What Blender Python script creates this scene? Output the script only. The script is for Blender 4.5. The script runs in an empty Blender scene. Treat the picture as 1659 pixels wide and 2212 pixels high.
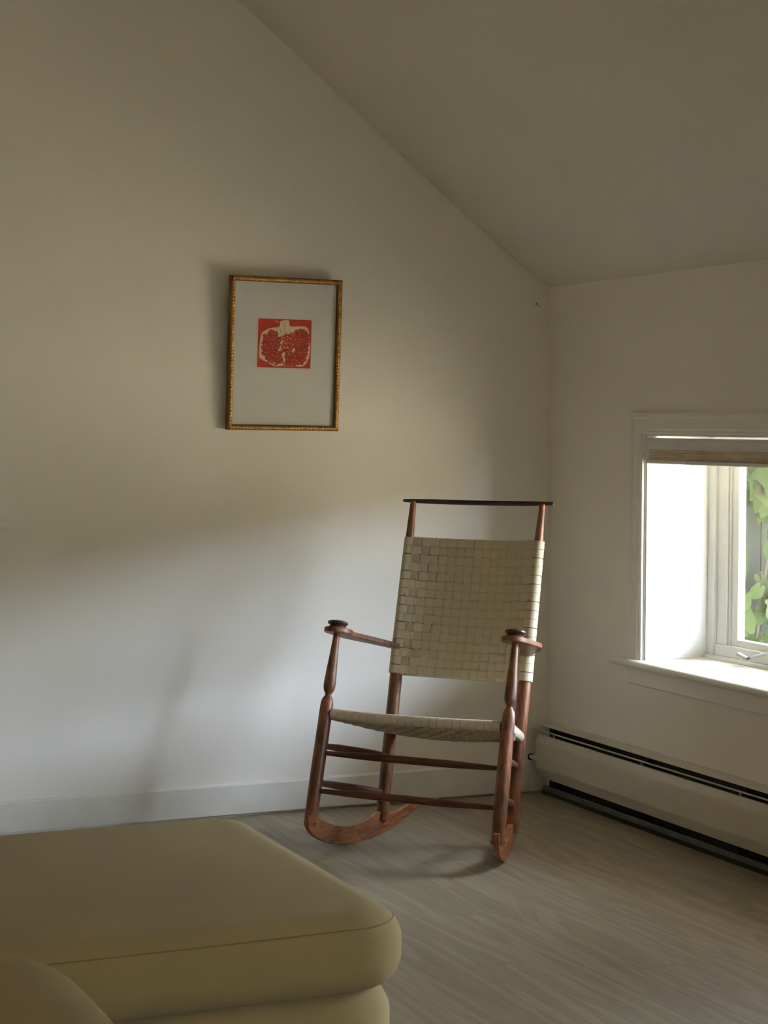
import bpy, bmesh, math, random
from mathutils import Vector, Matrix, noise

random.seed(7)
S = bpy.context.scene
COL = S.collection

# ------------------------------------------------------------------ camera
FPX, IMGW = 4150.0, 1659.0
cam_d = bpy.data.cameras.new('camera')
cam = bpy.data.objects.new('camera', cam_d)
COL.objects.link(cam)
cam_d.sensor_fit = 'HORIZONTAL'
cam_d.sensor_width = 36.0
cam_d.lens = FPX / IMGW * 36.0
cam_d.clip_start = 0.05
cam_d.clip_end = 300
YAW, PITCH, ROLL = math.radians(24.0), math.radians(2.69), math.radians(-0.17)
fw = Vector((math.sin(YAW) * math.cos(PITCH), math.cos(YAW) * math.cos(PITCH), -math.sin(PITCH)))
rt = Vector((math.cos(YAW), -math.sin(YAW), 0))
dn = fw.cross(rt)
r2 = rt * math.cos(ROLL) + dn * math.sin(ROLL)
d2 = -rt * math.sin(ROLL) + dn * math.cos(ROLL)
m = Matrix((r2, -d2, -fw)).transposed().to_4x4()
m.translation = (-3.3497, -6.067, 1.33)
cam.matrix_world = m
S.camera = cam

# ------------------------------------------------------------------ sky, portals, exposure
SKY = (0.73, 0.80, 1.0)
SKY_STRENGTH = 49.0
w = bpy.data.worlds.new('overcast_sky')
S.world = w
w.use_nodes = True
bg = w.node_tree.nodes['Background']
bg.inputs[0].default_value = (*SKY, 1)
bg.inputs[1].default_value = SKY_STRENGTH
S.view_settings.view_transform = 'Standard'
S.view_settings.look = 'None'
S.view_settings.gamma = 1.0
S.view_settings.use_curve_mapping = False
S.view_settings.exposure = 0.42
S.cycles.use_denoising = True
S.cycles.max_bounces = 9
S.cycles.diffuse_bounces = 7
S.cycles.glossy_bounces = 3
S.cycles.use_adaptive_sampling = True
S.cycles.adaptive_threshold = 0.04
S.cycles.caustics_reflective = False
S.cycles.caustics_refractive = False
S.cycles.transparent_max_bounces = 8
S.cycles.sample_clamp_indirect = 6.0

sun_d = bpy.data.lights.new('sun', 'SUN')
sun_d.energy = 320.0
sun_d.color = (1.0, 0.88, 0.76)
sun_d.angle = math.radians(3)
sun = bpy.data.objects.new('sun', sun_d)
COL.objects.link(sun)
sun.rotation_euler = Vector((0.5, 0.25, -0.83)).to_track_quat('-Z', 'Y').to_euler()

# window openings in the right wall: (y near corner, y far, sill z, head z)
WIN = [(-0.652, -1.78, 0.546, 1.292), (-2.062, -3.19, 0.546, 1.292), (-5.4, -7.4, 0.546, 1.292)]
def portal(y0, y1, z0, z1):
    l = bpy.data.lights.new('window_portal', 'AREA')
    l.shape = 'RECTANGLE'
    l.size = abs(y1 - y0)
    l.size_y = z1 - z0
    l.cycles.is_portal = True
    o = bpy.data.objects.new('window_portal', l)
    COL.objects.link(o)
    o.location = (0.34, (y0 + y1) / 2, (z0 + z1) / 2)
    o.rotation_euler = (math.radians(90), 0, math.radians(90))
for wn in WIN:
    portal(*wn)

# ------------------------------------------------------------------ helpers
def tag(o, label=None, cat=None, group=None, kind=None):
    if label: o['label'] = label
    if cat: o['category'] = cat
    if group: o['group'] = group
    if kind: o['kind'] = kind
    return o

def mesh_obj(name, verts, faces, mat=None, parent=None, smooth=False):
    me = bpy.data.meshes.new(name)
    me.from_pydata([tuple(v) for v in verts], [], faces)
    bm = bmesh.new()
    bm.from_mesh(me)
    bmesh.ops.recalc_face_normals(bm, faces=bm.faces[:])
    bm.to_mesh(me)
    bm.free()
    if smooth:
        me.shade_smooth()
        if smooth == 'auto':
            me.set_sharp_from_angle(angle=math.radians(40))
    o = bpy.data.objects.new(name, me)
    COL.objects.link(o)
    if mat is not None:
        for mm in (mat if isinstance(mat, (list, tuple)) else [mat]):
            me.materials.append(mm)
    if parent is not None:
        o.parent = parent
    return o

def empty(name, loc=(0, 0, 0), rz=0.0, parent=None):
    o = bpy.data.objects.new(name, None)
    o.empty_display_size = 0.1
    COL.objects.link(o)
    o.location = loc
    o.rotation_euler = (0, 0, rz)
    if parent is not None:
        o.parent = parent
    return o

class MB:
    """collects shapes into one mesh"""
    def __init__(s): s.v, s.f = [], []
    def add(s, v, f):
        n = len(s.v)
        s.v += [Vector(p) for p in v]
        s.f += [tuple(i + n for i in q) for q in f]
        return s
    def box(s, x0, x1, y0, y1, z0, z1):
        x0, x1 = sorted((x0, x1)); y0, y1 = sorted((y0, y1)); z0, z1 = sorted((z0, z1))
        return s.add([(x0, y0, z0), (x1, y0, z0), (x1, y1, z0), (x0, y1, z0), (x0, y0, z1), (x1, y0, z1), (x1, y1, z1), (x0, y1, z1)],
                     [(0, 3, 2, 1), (4, 5, 6, 7), (0, 1, 5, 4), (1, 2, 6, 5), (2, 3, 7, 6), (3, 0, 4, 7)])
    def prism(s, poly, fn, a, b):
        """poly: list of 2D points; fn(p, t) -> 3D"""
        n = len(poly)
        v = [fn(p, a) for p in poly] + [fn(p, b) for p in poly]
        f = [tuple(range(n))[::-1], tuple(range(n, 2 * n))]
        f += [(i, (i + 1) % n, n + (i + 1) % n, n + i) for i in range(n)]
        return s.add(v, f)
    def rings(s, rings, cap=True, loop=False):
        n = len(rings[0])
        v = [p for r in rings for p in r]
        f = []
        k = len(rings)
        for i in range(k if loop else k - 1):
            j = (i + 1) % k
            f += [(i * n + a, i * n + (a + 1) % n, j * n + (a + 1) % n, j * n + a) for a in range(n)]
        if cap and not loop:
            f += [tuple(range(n))[::-1], tuple(range((k - 1) * n, k * n))]
        return s.add(v, f)
    def lathe(s, p0, p1, prof, n=20, sq=1.0):
        """prof: (t along p0-p1, radius); sq squashes the second axis"""
        p0, p1 = Vector(p0), Vector(p1)
        d = (p1 - p0)
        a = d.normalized()
        u = a.orthogonal().normalized() if abs(a.z) < 0.9 else a.cross(Vector((0, 1, 0))).normalized()
        w_ = a.cross(u)
        return s.rings([[p0 + d * t + (u * math.cos(k * 2 * math.pi / n) + w_ * math.sin(k * 2 * math.pi / n) * sq) * r for k in range(n)] for t, r in prof])
    def tube(s, pts, r, n=8):
        pts = [Vector(p) for p in pts]
        rings = []
        up = Vector((0.03, 0.02, 1))
        for i, p in enumerate(pts):
            d = (pts[min(i + 1, len(pts) - 1)] - pts[max(i - 1, 0)]).normalized()
            u = d.cross(up).normalized()
            v_ = d.cross(u)
            rr = r[i] if isinstance(r, (list, tuple)) else r
            rings.append([p + (u * math.cos(k * 2 * math.pi / n) + v_ * math.sin(k * 2 * math.pi / n)) * rr for k in range(n)])
        return s.rings(rings)
    def build(s, name, mat, parent=None, smooth=False):
        return mesh_obj(name, s.v, s.f, mat, parent, smooth)

def bevel(o, wdt=0.002, seg=2):
    md = o.modifiers.new('edge', 'BEVEL')
    md.width = wdt
    md.segments = seg
    md.limit_method = 'ANGLE'
    md.angle_limit = math.radians(40)
    return o

def catmull(pts, n=6, closed=False):
    pts = [Vector(p) for p in pts]
    k = len(pts)
    out = []
    for i in range(k if closed else k - 1):
        if closed:
            a, b, c, d = pts[i - 1], pts[i], pts[(i + 1) % k], pts[(i + 2) % k]
        else:
            a, b, c, d = pts[max(i - 1, 0)], pts[i], pts[i + 1], pts[min(i + 2, k - 1)]
        for j in range(n):
            t = j / n
            out.append(0.5 * ((2 * b) + (c - a) * t + (2 * a - 5 * b + 4 * c - d) * t * t + (3 * b - a - 3 * c + d) * t ** 3))
    if not closed:
        out.append(pts[-1])
    return out

# ------------------------------------------------------------------ materials
class NT:
    def __init__(s, name):
        s.m = bpy.data.materials.new(name)
        s.m.use_nodes = True
        s.t = s.m.node_tree
        s.b = s.t.nodes['Principled BSDF']
    def n(s, kind, **kw):
        nd = s.t.nodes.new(kind)
        for k, v in kw.items():
            if k.startswith('i_'):
                nd.inputs[k[2:].replace('_', ' ')].default_value = v
            else:
                setattr(nd, k, v)
        return nd
    def l(s, a, b): s.t.links.new(a, b)
    def ramp(s, src, stops):
        r = s.t.nodes.new('ShaderNodeValToRGB')
        e = r.color_ramp.elements
        while len(e) < len(stops): e.new(0.5)
        for el, (p, c) in zip(e, stops):
            el.position = p
            el.color = (*c, 1)
        s.l(src, r.inputs[0])
        return r
    def bump(s, src, strength, dist):
        b = s.n('ShaderNodeBump')
        b.inputs['Strength'].default_value = strength
        b.inputs['Distance'].default_value = dist
        s.l(src, b.inputs['Height'])
        s.l(b.outputs[0], s.b.inputs['Normal'])
        return b

def plain(name, c, rough=0.6, metal=0.0, var=0.06, scale=6.0, bump=0.0, bscale=200.0, spec=None):
    k = NT(name)
    tc = k.n('ShaderNodeTexCoord')
    nz = k.n('ShaderNodeTexNoise')
    nz.inputs['Scale'].default_value = scale
    nz.inputs['Detail'].default_value = 2
    k.l(tc.outputs['Object'], nz.inputs['Vector'])
    lo = tuple(max(0, v * (1 - var)) for v in c)
    hi = tuple(min(1, v * (1 + var)) for v in c)
    r = k.ramp(nz.outputs['Fac'], [(0.3, lo), (0.7, hi)])
    k.l(r.outputs[0], k.b.inputs['Base Color'])
    k.b.inputs['Roughness'].default_value = rough
    k.b.inputs['Metallic'].default_value = metal
    if spec is not None:
        k.b.inputs['Specular IOR Level'].default_value = spec
    if bump:
        n2 = k.n('ShaderNodeTexNoise')
        n2.inputs['Scale'].default_value = bscale
        n2.inputs['Detail'].default_value = 3
        k.l(tc.outputs['Object'], n2.inputs['Vector'])
        k.bump(n2.outputs['Fac'], bump, 0.002)
    return k.m

def wall_paint(name, c):
    k = NT(name)
    tc = k.n('ShaderNodeTexCoord')
    big = k.n('ShaderNodeTexNoise'); big.inputs['Scale'].default_value = 1.3; big.inputs['Detail'].default_value = 3
    fine = k.n('ShaderNodeTexNoise'); fine.inputs['Scale'].default_value = 220; fine.inputs['Detail'].default_value = 1
    for n_ in (big, fine): k.l(tc.outputs['Object'], n_.inputs['Vector'])
    r = k.ramp(big.outputs['Fac'], [(0.3, tuple(v * 0.97 for v in c)), (0.7, c)])
    k.l(r.outputs[0], k.b.inputs['Base Color'])
    k.b.inputs['Roughness'].default_value = 0.75
    k.b.inputs['Specular IOR Level'].default_value = 0.3
    k.bump(fine.outputs['Fac'], 0.10, 0.0012)
    return k.m

def wood(name, dark, lite, axis='Z', scale=1.0, rough=0.42):
    k = NT(name)
    tc = k.n('ShaderNodeTexCoord')
    mp = k.n('ShaderNodeMapping')
    s_ = [38 * scale] * 3
    s_['XYZ'.index(axis)] = 3.0 * scale
    mp.inputs['Scale'].default_value = s_
    k.l(tc.outputs['Object'], mp.inputs['Vector'])
    nz = k.n('ShaderNodeTexNoise'); nz.inputs['Scale'].default_value = 1.6; nz.inputs['Detail'].default_value = 7; nz.inputs['Distortion'].default_value = 1.2
    k.l(mp.outputs[0], nz.inputs['Vector'])
    blot = k.n('ShaderNodeTexNoise'); blot.inputs['Scale'].default_value = 9; blot.inputs['Detail'].default_value = 3
    k.l(tc.outputs['Object'], blot.inputs['Vector'])
    ad = k.n('ShaderNodeMath', operation='MULTIPLY_ADD')
    k.l(blot.outputs['Fac'], ad.inputs[0]); ad.inputs[1].default_value = 0.6
    k.l(nz.outputs['Fac'], ad.inputs[2])
    sc_ = k.n('ShaderNodeMath', operation='MULTIPLY'); k.l(ad.outputs[0], sc_.inputs[0]); sc_.inputs[1].default_value = 0.625
    r = k.ramp(sc_.outputs[0], [(0.36, dark), (0.62, lite)])
    k.l(r.outputs[0], k.b.inputs['Base Color'])
    k.b.inputs['Roughness'].default_value = rough
    k.bump(nz.outputs['Fac'], 0.08, 0.001)
    return k.m

def plank_mat():
    k = NT('washed_oak_laminate')
    tc = k.n('ShaderNodeTexCoord')
    oi = k.n('ShaderNodeObjectInfo')
    off = k.n('ShaderNodeVectorMath', operation='MULTIPLY_ADD')
    cmb = k.n('ShaderNodeCombineXYZ')
    k.l(oi.outputs['Random'], cmb.inputs[0]); k.l(oi.outputs['Random'], cmb.inputs[1]); k.l(oi.outputs['Random'], cmb.inputs[2])
    k.l(cmb.outputs[0], off.inputs[0]); off.inputs[1].default_value = (37, 61, 13)
    k.l(tc.outputs['Object'], off.inputs[2])
    mp = k.n('ShaderNodeMapping'); mp.inputs['Scale'].default_value = (6.5, 0.55, 1)
    k.l(off.outputs[0], mp.inputs['Vector'])
    # cathedral figure: rings of a distorted field
    nz = k.n('ShaderNodeTexNoise'); nz.inputs['Scale'].default_value = 0.9; nz.inputs['Detail'].default_value = 2.0; nz.inputs['Distortion'].default_value = 0.3
    k.l(mp.outputs[0], nz.inputs['Vector'])
    mul = k.n('ShaderNodeMath', operation='MULTIPLY'); k.l(nz.outputs['Fac'], mul.inputs[0]); mul.inputs[1].default_value = 60
    fr = k.n('ShaderNodeMath', operation='SINE'); k.l(mul.outputs[0], fr.inputs[0])
    ring = k.ramp(fr.outputs[0], [(0.0, (0.87, 0.855, 0.84)), (0.25, (1, 1, 1))])
    mp2 = k.n('ShaderNodeMapping'); mp2.inputs['Scale'].default_value = (120, 5, 1)
    k.l(off.outputs[0], mp2.inputs['Vector'])
    n2 = k.n('ShaderNodeTexNoise'); n2.inputs['Scale'].default_value = 1.0; n2.inputs['Detail'].default_value = 5
    k.l(mp2.outputs[0], n2.inputs['Vector'])
    fib = k.ramp(n2.outputs['Fac'], [(0.3, (0.84, 0.82, 0.80)), (0.62, (1, 1, 1))])
    tone = k.ramp(oi.outputs['Random'], [(0.0, (0.300, 0.252, 0.175)), (1.0, (0.328, 0.276, 0.192))])
    m1 = k.n('ShaderNodeMix', data_type='RGBA', blend_type='MULTIPLY'); m1.inputs[0].default_value = 1
    m2 = k.n('ShaderNodeMix', data_type='RGBA', blend_type='MULTIPLY'); m2.inputs[0].default_value = 1
    k.l(tone.outputs[0], m1.inputs[6]); k.l(ring.outputs[0], m1.inputs[7])
    k.l(m1.outputs[2], m2.inputs[6]); k.l(fib.outputs[0], m2.inputs[7])
    k.l(m2.outputs[2], k.b.inputs['Base Color'])
    k.b.inputs['Roughness'].default_value = 0.5
    k.b.inputs['Specular IOR Level'].default_value = 0.4
    k.bump(n2.outputs['Fac'], 0.08, 0.0006)
    return k.m

def fabric_mat(name, c, wv=900.0, rough=0.9, sheen=0.25, bump=0.25):
    k = NT(name)
    tc = k.n('ShaderNodeTexCoord')
    nz = k.n('ShaderNodeTexNoise'); nz.inputs['Scale'].default_value = 5; nz.inputs['Detail'].default_value = 5
    k.l(tc.outputs['Object'], nz.inputs['Vector'])
    r = k.ramp(nz.outputs['Fac'], [(0.3, tuple(v * 0.9 for v in c)), (0.7, c)])
    k.l(r.outputs[0], k.b.inputs['Base Color'])
    k.b.inputs['Roughness'].default_value = rough
    k.b.inputs['Sheen Weight'].default_value = sheen
    k.b.inputs['Specular IOR Level'].default_value = 0.15
    w1 = k.n('ShaderNodeTexWave', wave_type='BANDS', bands_direction='X'); w1.inputs['Scale'].default_value = wv / 6
    w2 = k.n('ShaderNodeTexWave', wave_type='BANDS', bands_direction='Y'); w2.inputs['Scale'].default_value = wv / 6
    k.l(tc.outputs['Object'], w1.inputs['Vector']); k.l(tc.outputs['Object'], w2.inputs['Vector'])
    a = k.n('ShaderNodeMath', operation='ADD'); k.l(w1.outputs['Fac'], a.inputs[0]); k.l(w2.outputs['Fac'], a.inputs[1])
    k.bump(a.outputs[0], bump, 0.0008)
    return k.m

def thin_glass(name, tint=(1, 1, 1), refl=1.0):
    k = NT(name)
    k.t.nodes.remove(k.b)
    out = k.t.nodes['Material Output']
    tr = k.n('ShaderNodeBsdfTransparent'); tr.inputs[0].default_value = (*tint, 1)
    gl = k.n('ShaderNodeBsdfGlossy'); gl.inputs['Roughness'].default_value = 0.01
    fr = k.n('ShaderNodeFresnel'); fr.inputs[0].default_value = 1.45
    ge = k.n('ShaderNodeNewGeometry')          # same index whichever side of the sheet is hit
    io_ = k.n('ShaderNodeMath', operation='MULTIPLY_ADD'); k.l(ge.outputs['Backfacing'], io_.inputs[0])
    io_.inputs[1].default_value = 1 / 1.45 - 1.45; io_.inputs[2].default_value = 1.45
    k.l(io_.outputs[0], fr.inputs[0])
    mu = k.n('ShaderNodeMath', operation='MULTIPLY'); k.l(fr.outputs[0], mu.inputs[0]); mu.inputs[1].default_value = refl
    mx = k.n('ShaderNodeMixShader')
    k.l(mu.outputs[0], mx.inputs[0]); k.l(tr.outputs[0], mx.inputs[1]); k.l(gl.outputs[0], mx.inputs[2])
    k.l(mx.outputs[0], out.inputs[0])
    return k.m

def leaf_mat(name, c, tr):
    k = NT(name)
    oi = k.n('ShaderNodeObjectInfo')
    r = k.ramp(oi.outputs['Random'], [(0, tuple(v * 0.7 for v in c)), (1, tuple(min(1, v * 1.35) for v in c))])
    k.l(r.outputs[0], k.b.inputs['Base Color'])
    k.b.inputs['Roughness'].default_value = 0.8
    k.b.inputs['Specular IOR Level'].default_value = 0.08
    out = k.t.nodes['Material Output']
    tl = k.n('ShaderNodeBsdfTranslucent'); tl.inputs[0].default_value = (*tr, 1)
    mx = k.n('ShaderNodeMixShader'); mx.inputs[0].default_value = 0.3
    k.l(k.b.outputs[0], mx.inputs[1]); k.l(tl.outputs[0], mx.inputs[2]); k.l(mx.outputs[0], out.inputs[0])
    return k.m

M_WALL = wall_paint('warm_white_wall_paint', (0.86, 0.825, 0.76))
M_CEIL = wall_paint('shade_toned_ceiling_paint', (0.75, 0.71, 0.63))  # darker than the walls: ceiling shade is put into the colour
M_TRIM = plain('white_trim_paint', (0.80, 0.785, 0.73), 0.42, var=0.03, scale=4, bump=0.04, bscale=30)
M_WIN = plain('white_window_enamel', (0.83, 0.84, 0.83), 0.35, var=0.02)
M_BASE = plain('scuffed_white_baseboard_paint', (0.78, 0.765, 0.71), 0.45, var=0.05, scale=9, bump=0.06, bscale=40)
M_PLANK = plank_mat()
M_DARK = plain('shade_black', (0.03, 0.028, 0.024), 0.9)  # near-black that stands for shade in the heater gap and pipe hole
M_SUB = plain('dark_subfloor', (0.06, 0.05, 0.04), 0.9)
M_HEAT = plain('cream_enamelled_steel', (0.62, 0.575, 0.47), 0.42, var=0.03, scale=3)
M_FIN = plain('slot_shade_metal', (0.022, 0.024, 0.022), 0.7)  # darkened so the heater slots read as deep shade
M_FLANGE = plain('dull_grey_steel', (0.13, 0.13, 0.11), 0.5, metal=0.3, var=0.2, scale=14)
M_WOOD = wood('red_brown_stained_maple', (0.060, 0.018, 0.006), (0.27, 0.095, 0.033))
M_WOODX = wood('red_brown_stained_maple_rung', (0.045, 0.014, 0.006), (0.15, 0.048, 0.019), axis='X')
M_ROCK = wood('worn_orange_brown_maple', (0.12, 0.040, 0.013), (0.34, 0.125, 0.043), axis='Y')
M_DWOOD = wood('dark_handled_maple', (0.025, 0.013, 0.008), (0.085, 0.040, 0.022), axis='X', rough=0.35)
M_TAPE = fabric_mat('beige_cotton_tape', (0.62, 0.54, 0.385), wv=5000, sheen=0.1, bump=0.15)
M_PAD = plain('tan_backing_pad', (0.09, 0.07, 0.045), 0.95)
M_SOFA = fabric_mat('olive_khaki_linen', (0.315, 0.232, 0.098), wv=2600, sheen=0.08)
M_SEAM = fabric_mat('olive_khaki_stitching', (0.235, 0.165, 0.075), wv=2600, sheen=0.1)
M_GOLD = plain('antique_gilt', (0.33, 0.170, 0.036), 0.45, metal=0.6, var=0.25, scale=60, bump=0.2, bscale=300)
M_GOLDSIDE = plain('brown_gilt_side', (0.17, 0.085, 0.025), 0.5, metal=0.3, var=0.2, scale=40)
M_MAT = plain('off_white_mat_board', (0.80, 0.79, 0.75), 0.9, var=0.015)
M_PAPER = plain('cream_print_paper', (0.79, 0.77, 0.70), 0.9, var=0.015)
M_GLASS = thin_glass('picture_glass', (0.98, 0.98, 0.98), 0.5)
M_PANE = thin_glass('window_glass', (0.90, 0.93, 0.91))
M_SILVER = plain('chromed_steel', (0.55, 0.56, 0.57), 0.25, metal=1.0, var=0.03)
M_KNOB = plain('cream_plastic', (0.62, 0.60, 0.52), 0.4)
M_SHADE = plain('grey_shade_fabric', (0.70, 0.70, 0.70), 0.8)
M_SHADEW = wood('tan_woodgrain_shade_fabric', (0.42, 0.32, 0.20), (0.70, 0.62, 0.48), axis='Y', rough=0.9)
M_RAIL = plain('light_grey_plastic', (0.72, 0.70, 0.67), 0.5)
M_CLEAR = thin_glass('clear_plastic', (0.9, 0.9, 0.9), 2.0)
M_INSECT = plain('dark_insect', (0.03, 0.022, 0.012), 0.6)

# ------------------------------------------------------------------ room shell
ROOM_X, ROOM_Y = -4.6, -8.0
CEIL = [(0.0, 1.812), (-0.045, 1.838), (-0.092, 1.871), (-0.166, 1.922), (-0.24, 1.976), (-0.35, 2.060), (-0.476, 2.156), (-0.599, 2.256),
        (-0.752, 2.380), (-0.905, 2.503), (-1.014, 2.590), (-1.184, 2.722), (-2.3, 3.60)]
CEIL_ALL = CEIL + [(ROOM_X - x, z) for x, z in reversed(CEIL[:-1])]

def struct(o): o['kind'] = 'structure'; return o

# gable wall with the picture
poly = [(0.0, -0.05)] + CEIL_ALL + [(ROOM_X, -0.05)]
struct(MB().prism(poly, lambda p, t: (p[0], t, p[1]), 0.0, 0.15).build('wall_back', M_WALL))
fpoly = [(x, z) for x, z in poly]
struct(MB().prism(fpoly, lambda p, t: (p[0], t, p[1]), ROOM_Y - 0.15, ROOM_Y).build('wall_front', M_WALL))
# right wall, 30 cm thick, two openings
b = MB()
zt = 1.90
b.box(0, 0.30, 0.15, WIN[0][0], -0.05, zt)
for wa, wb in zip(WIN, WIN[1:]):
    b.box(0, 0.30, wa[1], wb[0], -0.05, zt)
b.box(0, 0.30, WIN[-1][1], ROOM_Y - 0.15, -0.05, zt)
for (a0, a1, s0, h0) in WIN:
    b.box(0, 0.30, a0, a1, -0.05, s0 - 0.025)
    b.box(0, 0.30, a0, a1, h0, zt)
struct(b.build('wall_right', M_WALL))
struct(MB().box(ROOM_X - 0.3, ROOM_X, 0.15, ROOM_Y - 0.15, -0.05, zt).build('wall_left', M_WALL))
# sloped ceiling, follows the slightly sagging plaster line
low = CEIL_ALL
out = [(0.32, 1.78)] + [(x, z + 0.16) for x, z in CEIL_ALL] + [(ROOM_X - 0.32, 1.78)]
cp = [(0.32, 1.6)] + [(0.32, 2.0), (-2.3, 3.9), (ROOM_X - 0.32, 2.0), (ROOM_X - 0.32, 1.6), (ROOM_X - 0.001, 1.6)]
bc = MB()
n = len(low)
topz = [z + 0.2 for x, z in low]
V_, F_ = [], []
for (x, z) in low:
    for y in (0.15, ROOM_Y - 0.15):
        V_ += [(x, y, z), (x, y, z + 0.2)]
for i in range(n - 1):
    a = i * 4; c = a + 4
    F_ += [(a, a + 2, c + 2, c), (a + 1, c + 1, c + 3, a + 3), (a, c, c + 1, a + 1), (a + 2, a + 3, c + 3, c + 2)]
F_ += [(0, 1, 3, 2), ((n - 1) * 4, (n - 1) * 4 + 2, (n - 1) * 4 + 3, (n - 1) * 4 + 1)]
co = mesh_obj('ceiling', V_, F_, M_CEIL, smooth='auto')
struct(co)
struct(MB().box(0.30, 1.05, 0.15, ROOM_Y - 0.15, 1.80, 1.95).build('trim_1', M_TRIM))   # unseen eave soffit outside, deepened to cut steep sky light

# floor: dark slab with laminate planks along the window wall
fl = struct(MB().box(ROOM_X - 0.3, 0.3, 0.15, ROOM_Y - 0.15, -0.10, -0.0125).build('floor', M_SUB))
PW, PL = 0.182, 1.22
def plank_mesh(ln):
    g = 0.00015
    bb = MB().box(-PW / 2 + g, PW / 2 - g, -ln / 2 + g, ln / 2 - g, -0.012, 0.0)
    o = bb.build('plank', M_PLANK)
    me = o.data
    bm = bmesh.new(); bm.from_mesh(me)
    ed = [e for e in bm.edges if all(v.co.z > -0.001 for v in e.verts)]
    bmesh.ops.bevel(bm, geom=ed, offset=0.0004, segments=1, affect='EDGES')
    bm.to_mesh(me); bm.free()
    bpy.data.objects.remove(o)
    return me
cache = {}
row = 0
x = -0.004
while x > ROOM_X:
    y1 = 0.0
    first = ((row * 0.43) % 1.0) * PL
    y = -0.004
    ln = max(0.25, first)
    while y > ROOM_Y:
        L_ = round(min(ln, y - ROOM_Y), 3)
        if L_ < 0.05: break
        if L_ not in cache: cache[L_] = plank_mesh(L_)
        o = bpy.data.objects.new('plank', cache[L_])
        COL.objects.link(o)
        o.parent = fl
        o.location = (x - PW / 2, y - L_ / 2, 0)
        y -= L_
        ln = PL
    x -= PW
    row += 1

# baseboard along the gable wall
bb_ = MB()
pr = [(0, 0.006), (-0.013, 0.006), (-0.013, 0.106), (-0.010, 0.111), (0, 0.113)]
bb_.prism(pr, lambda p, t: (t, p[0], p[1] + (0.0035 * -t if p[1] < 0.05 else 0)), -0.075, ROOM_X)
struct(bb_.build('baseboard_back', M_BASE))

# ------------------------------------------------------------------ window
def make_sash(R, a0, a1, Hh):
    sash = empty('sash', (0.27, 0, 0), 0, R)
    B = lambda x0, x1, a, b_, c, d: MB().box(x0, x1, -a, -b_, c, d)
    def SP(mb, name, mat=M_WIN, bw=0.0015):
        o = mb.build(name, mat, sash)
        if bw: bevel(o, bw, 2)
    zb, zt_ = 0.049, Hh - 0.04
    SP(B(0.0, 0.028, a0, a0 + 0.048, zb, zt_), 'sash_stile'); SP(B(0.0, 0.028, a1 - 0.048, a1, zb, zt_), 'sash_stile')
    SP(B(-0.006, 0.0, a0 + 0.004, a0 + 0.012, zb, zt_), 'sash_bead')
    SP(B(0.0, 0.028, a0 + 0.048, a1 - 0.048, zb, zb + 0.022), 'sash_rail'); SP(B(0.0, 0.028, a0 + 0.048, a1 - 0.048, zt_ - 0.04, zt_), 'sash_rail')
    SP(B(0.014, 0.017, a0 + 0.046, a1 - 0.046, zb + 0.02, zt_ - 0.038), 'glass_pane', M_PANE, 0)

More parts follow.
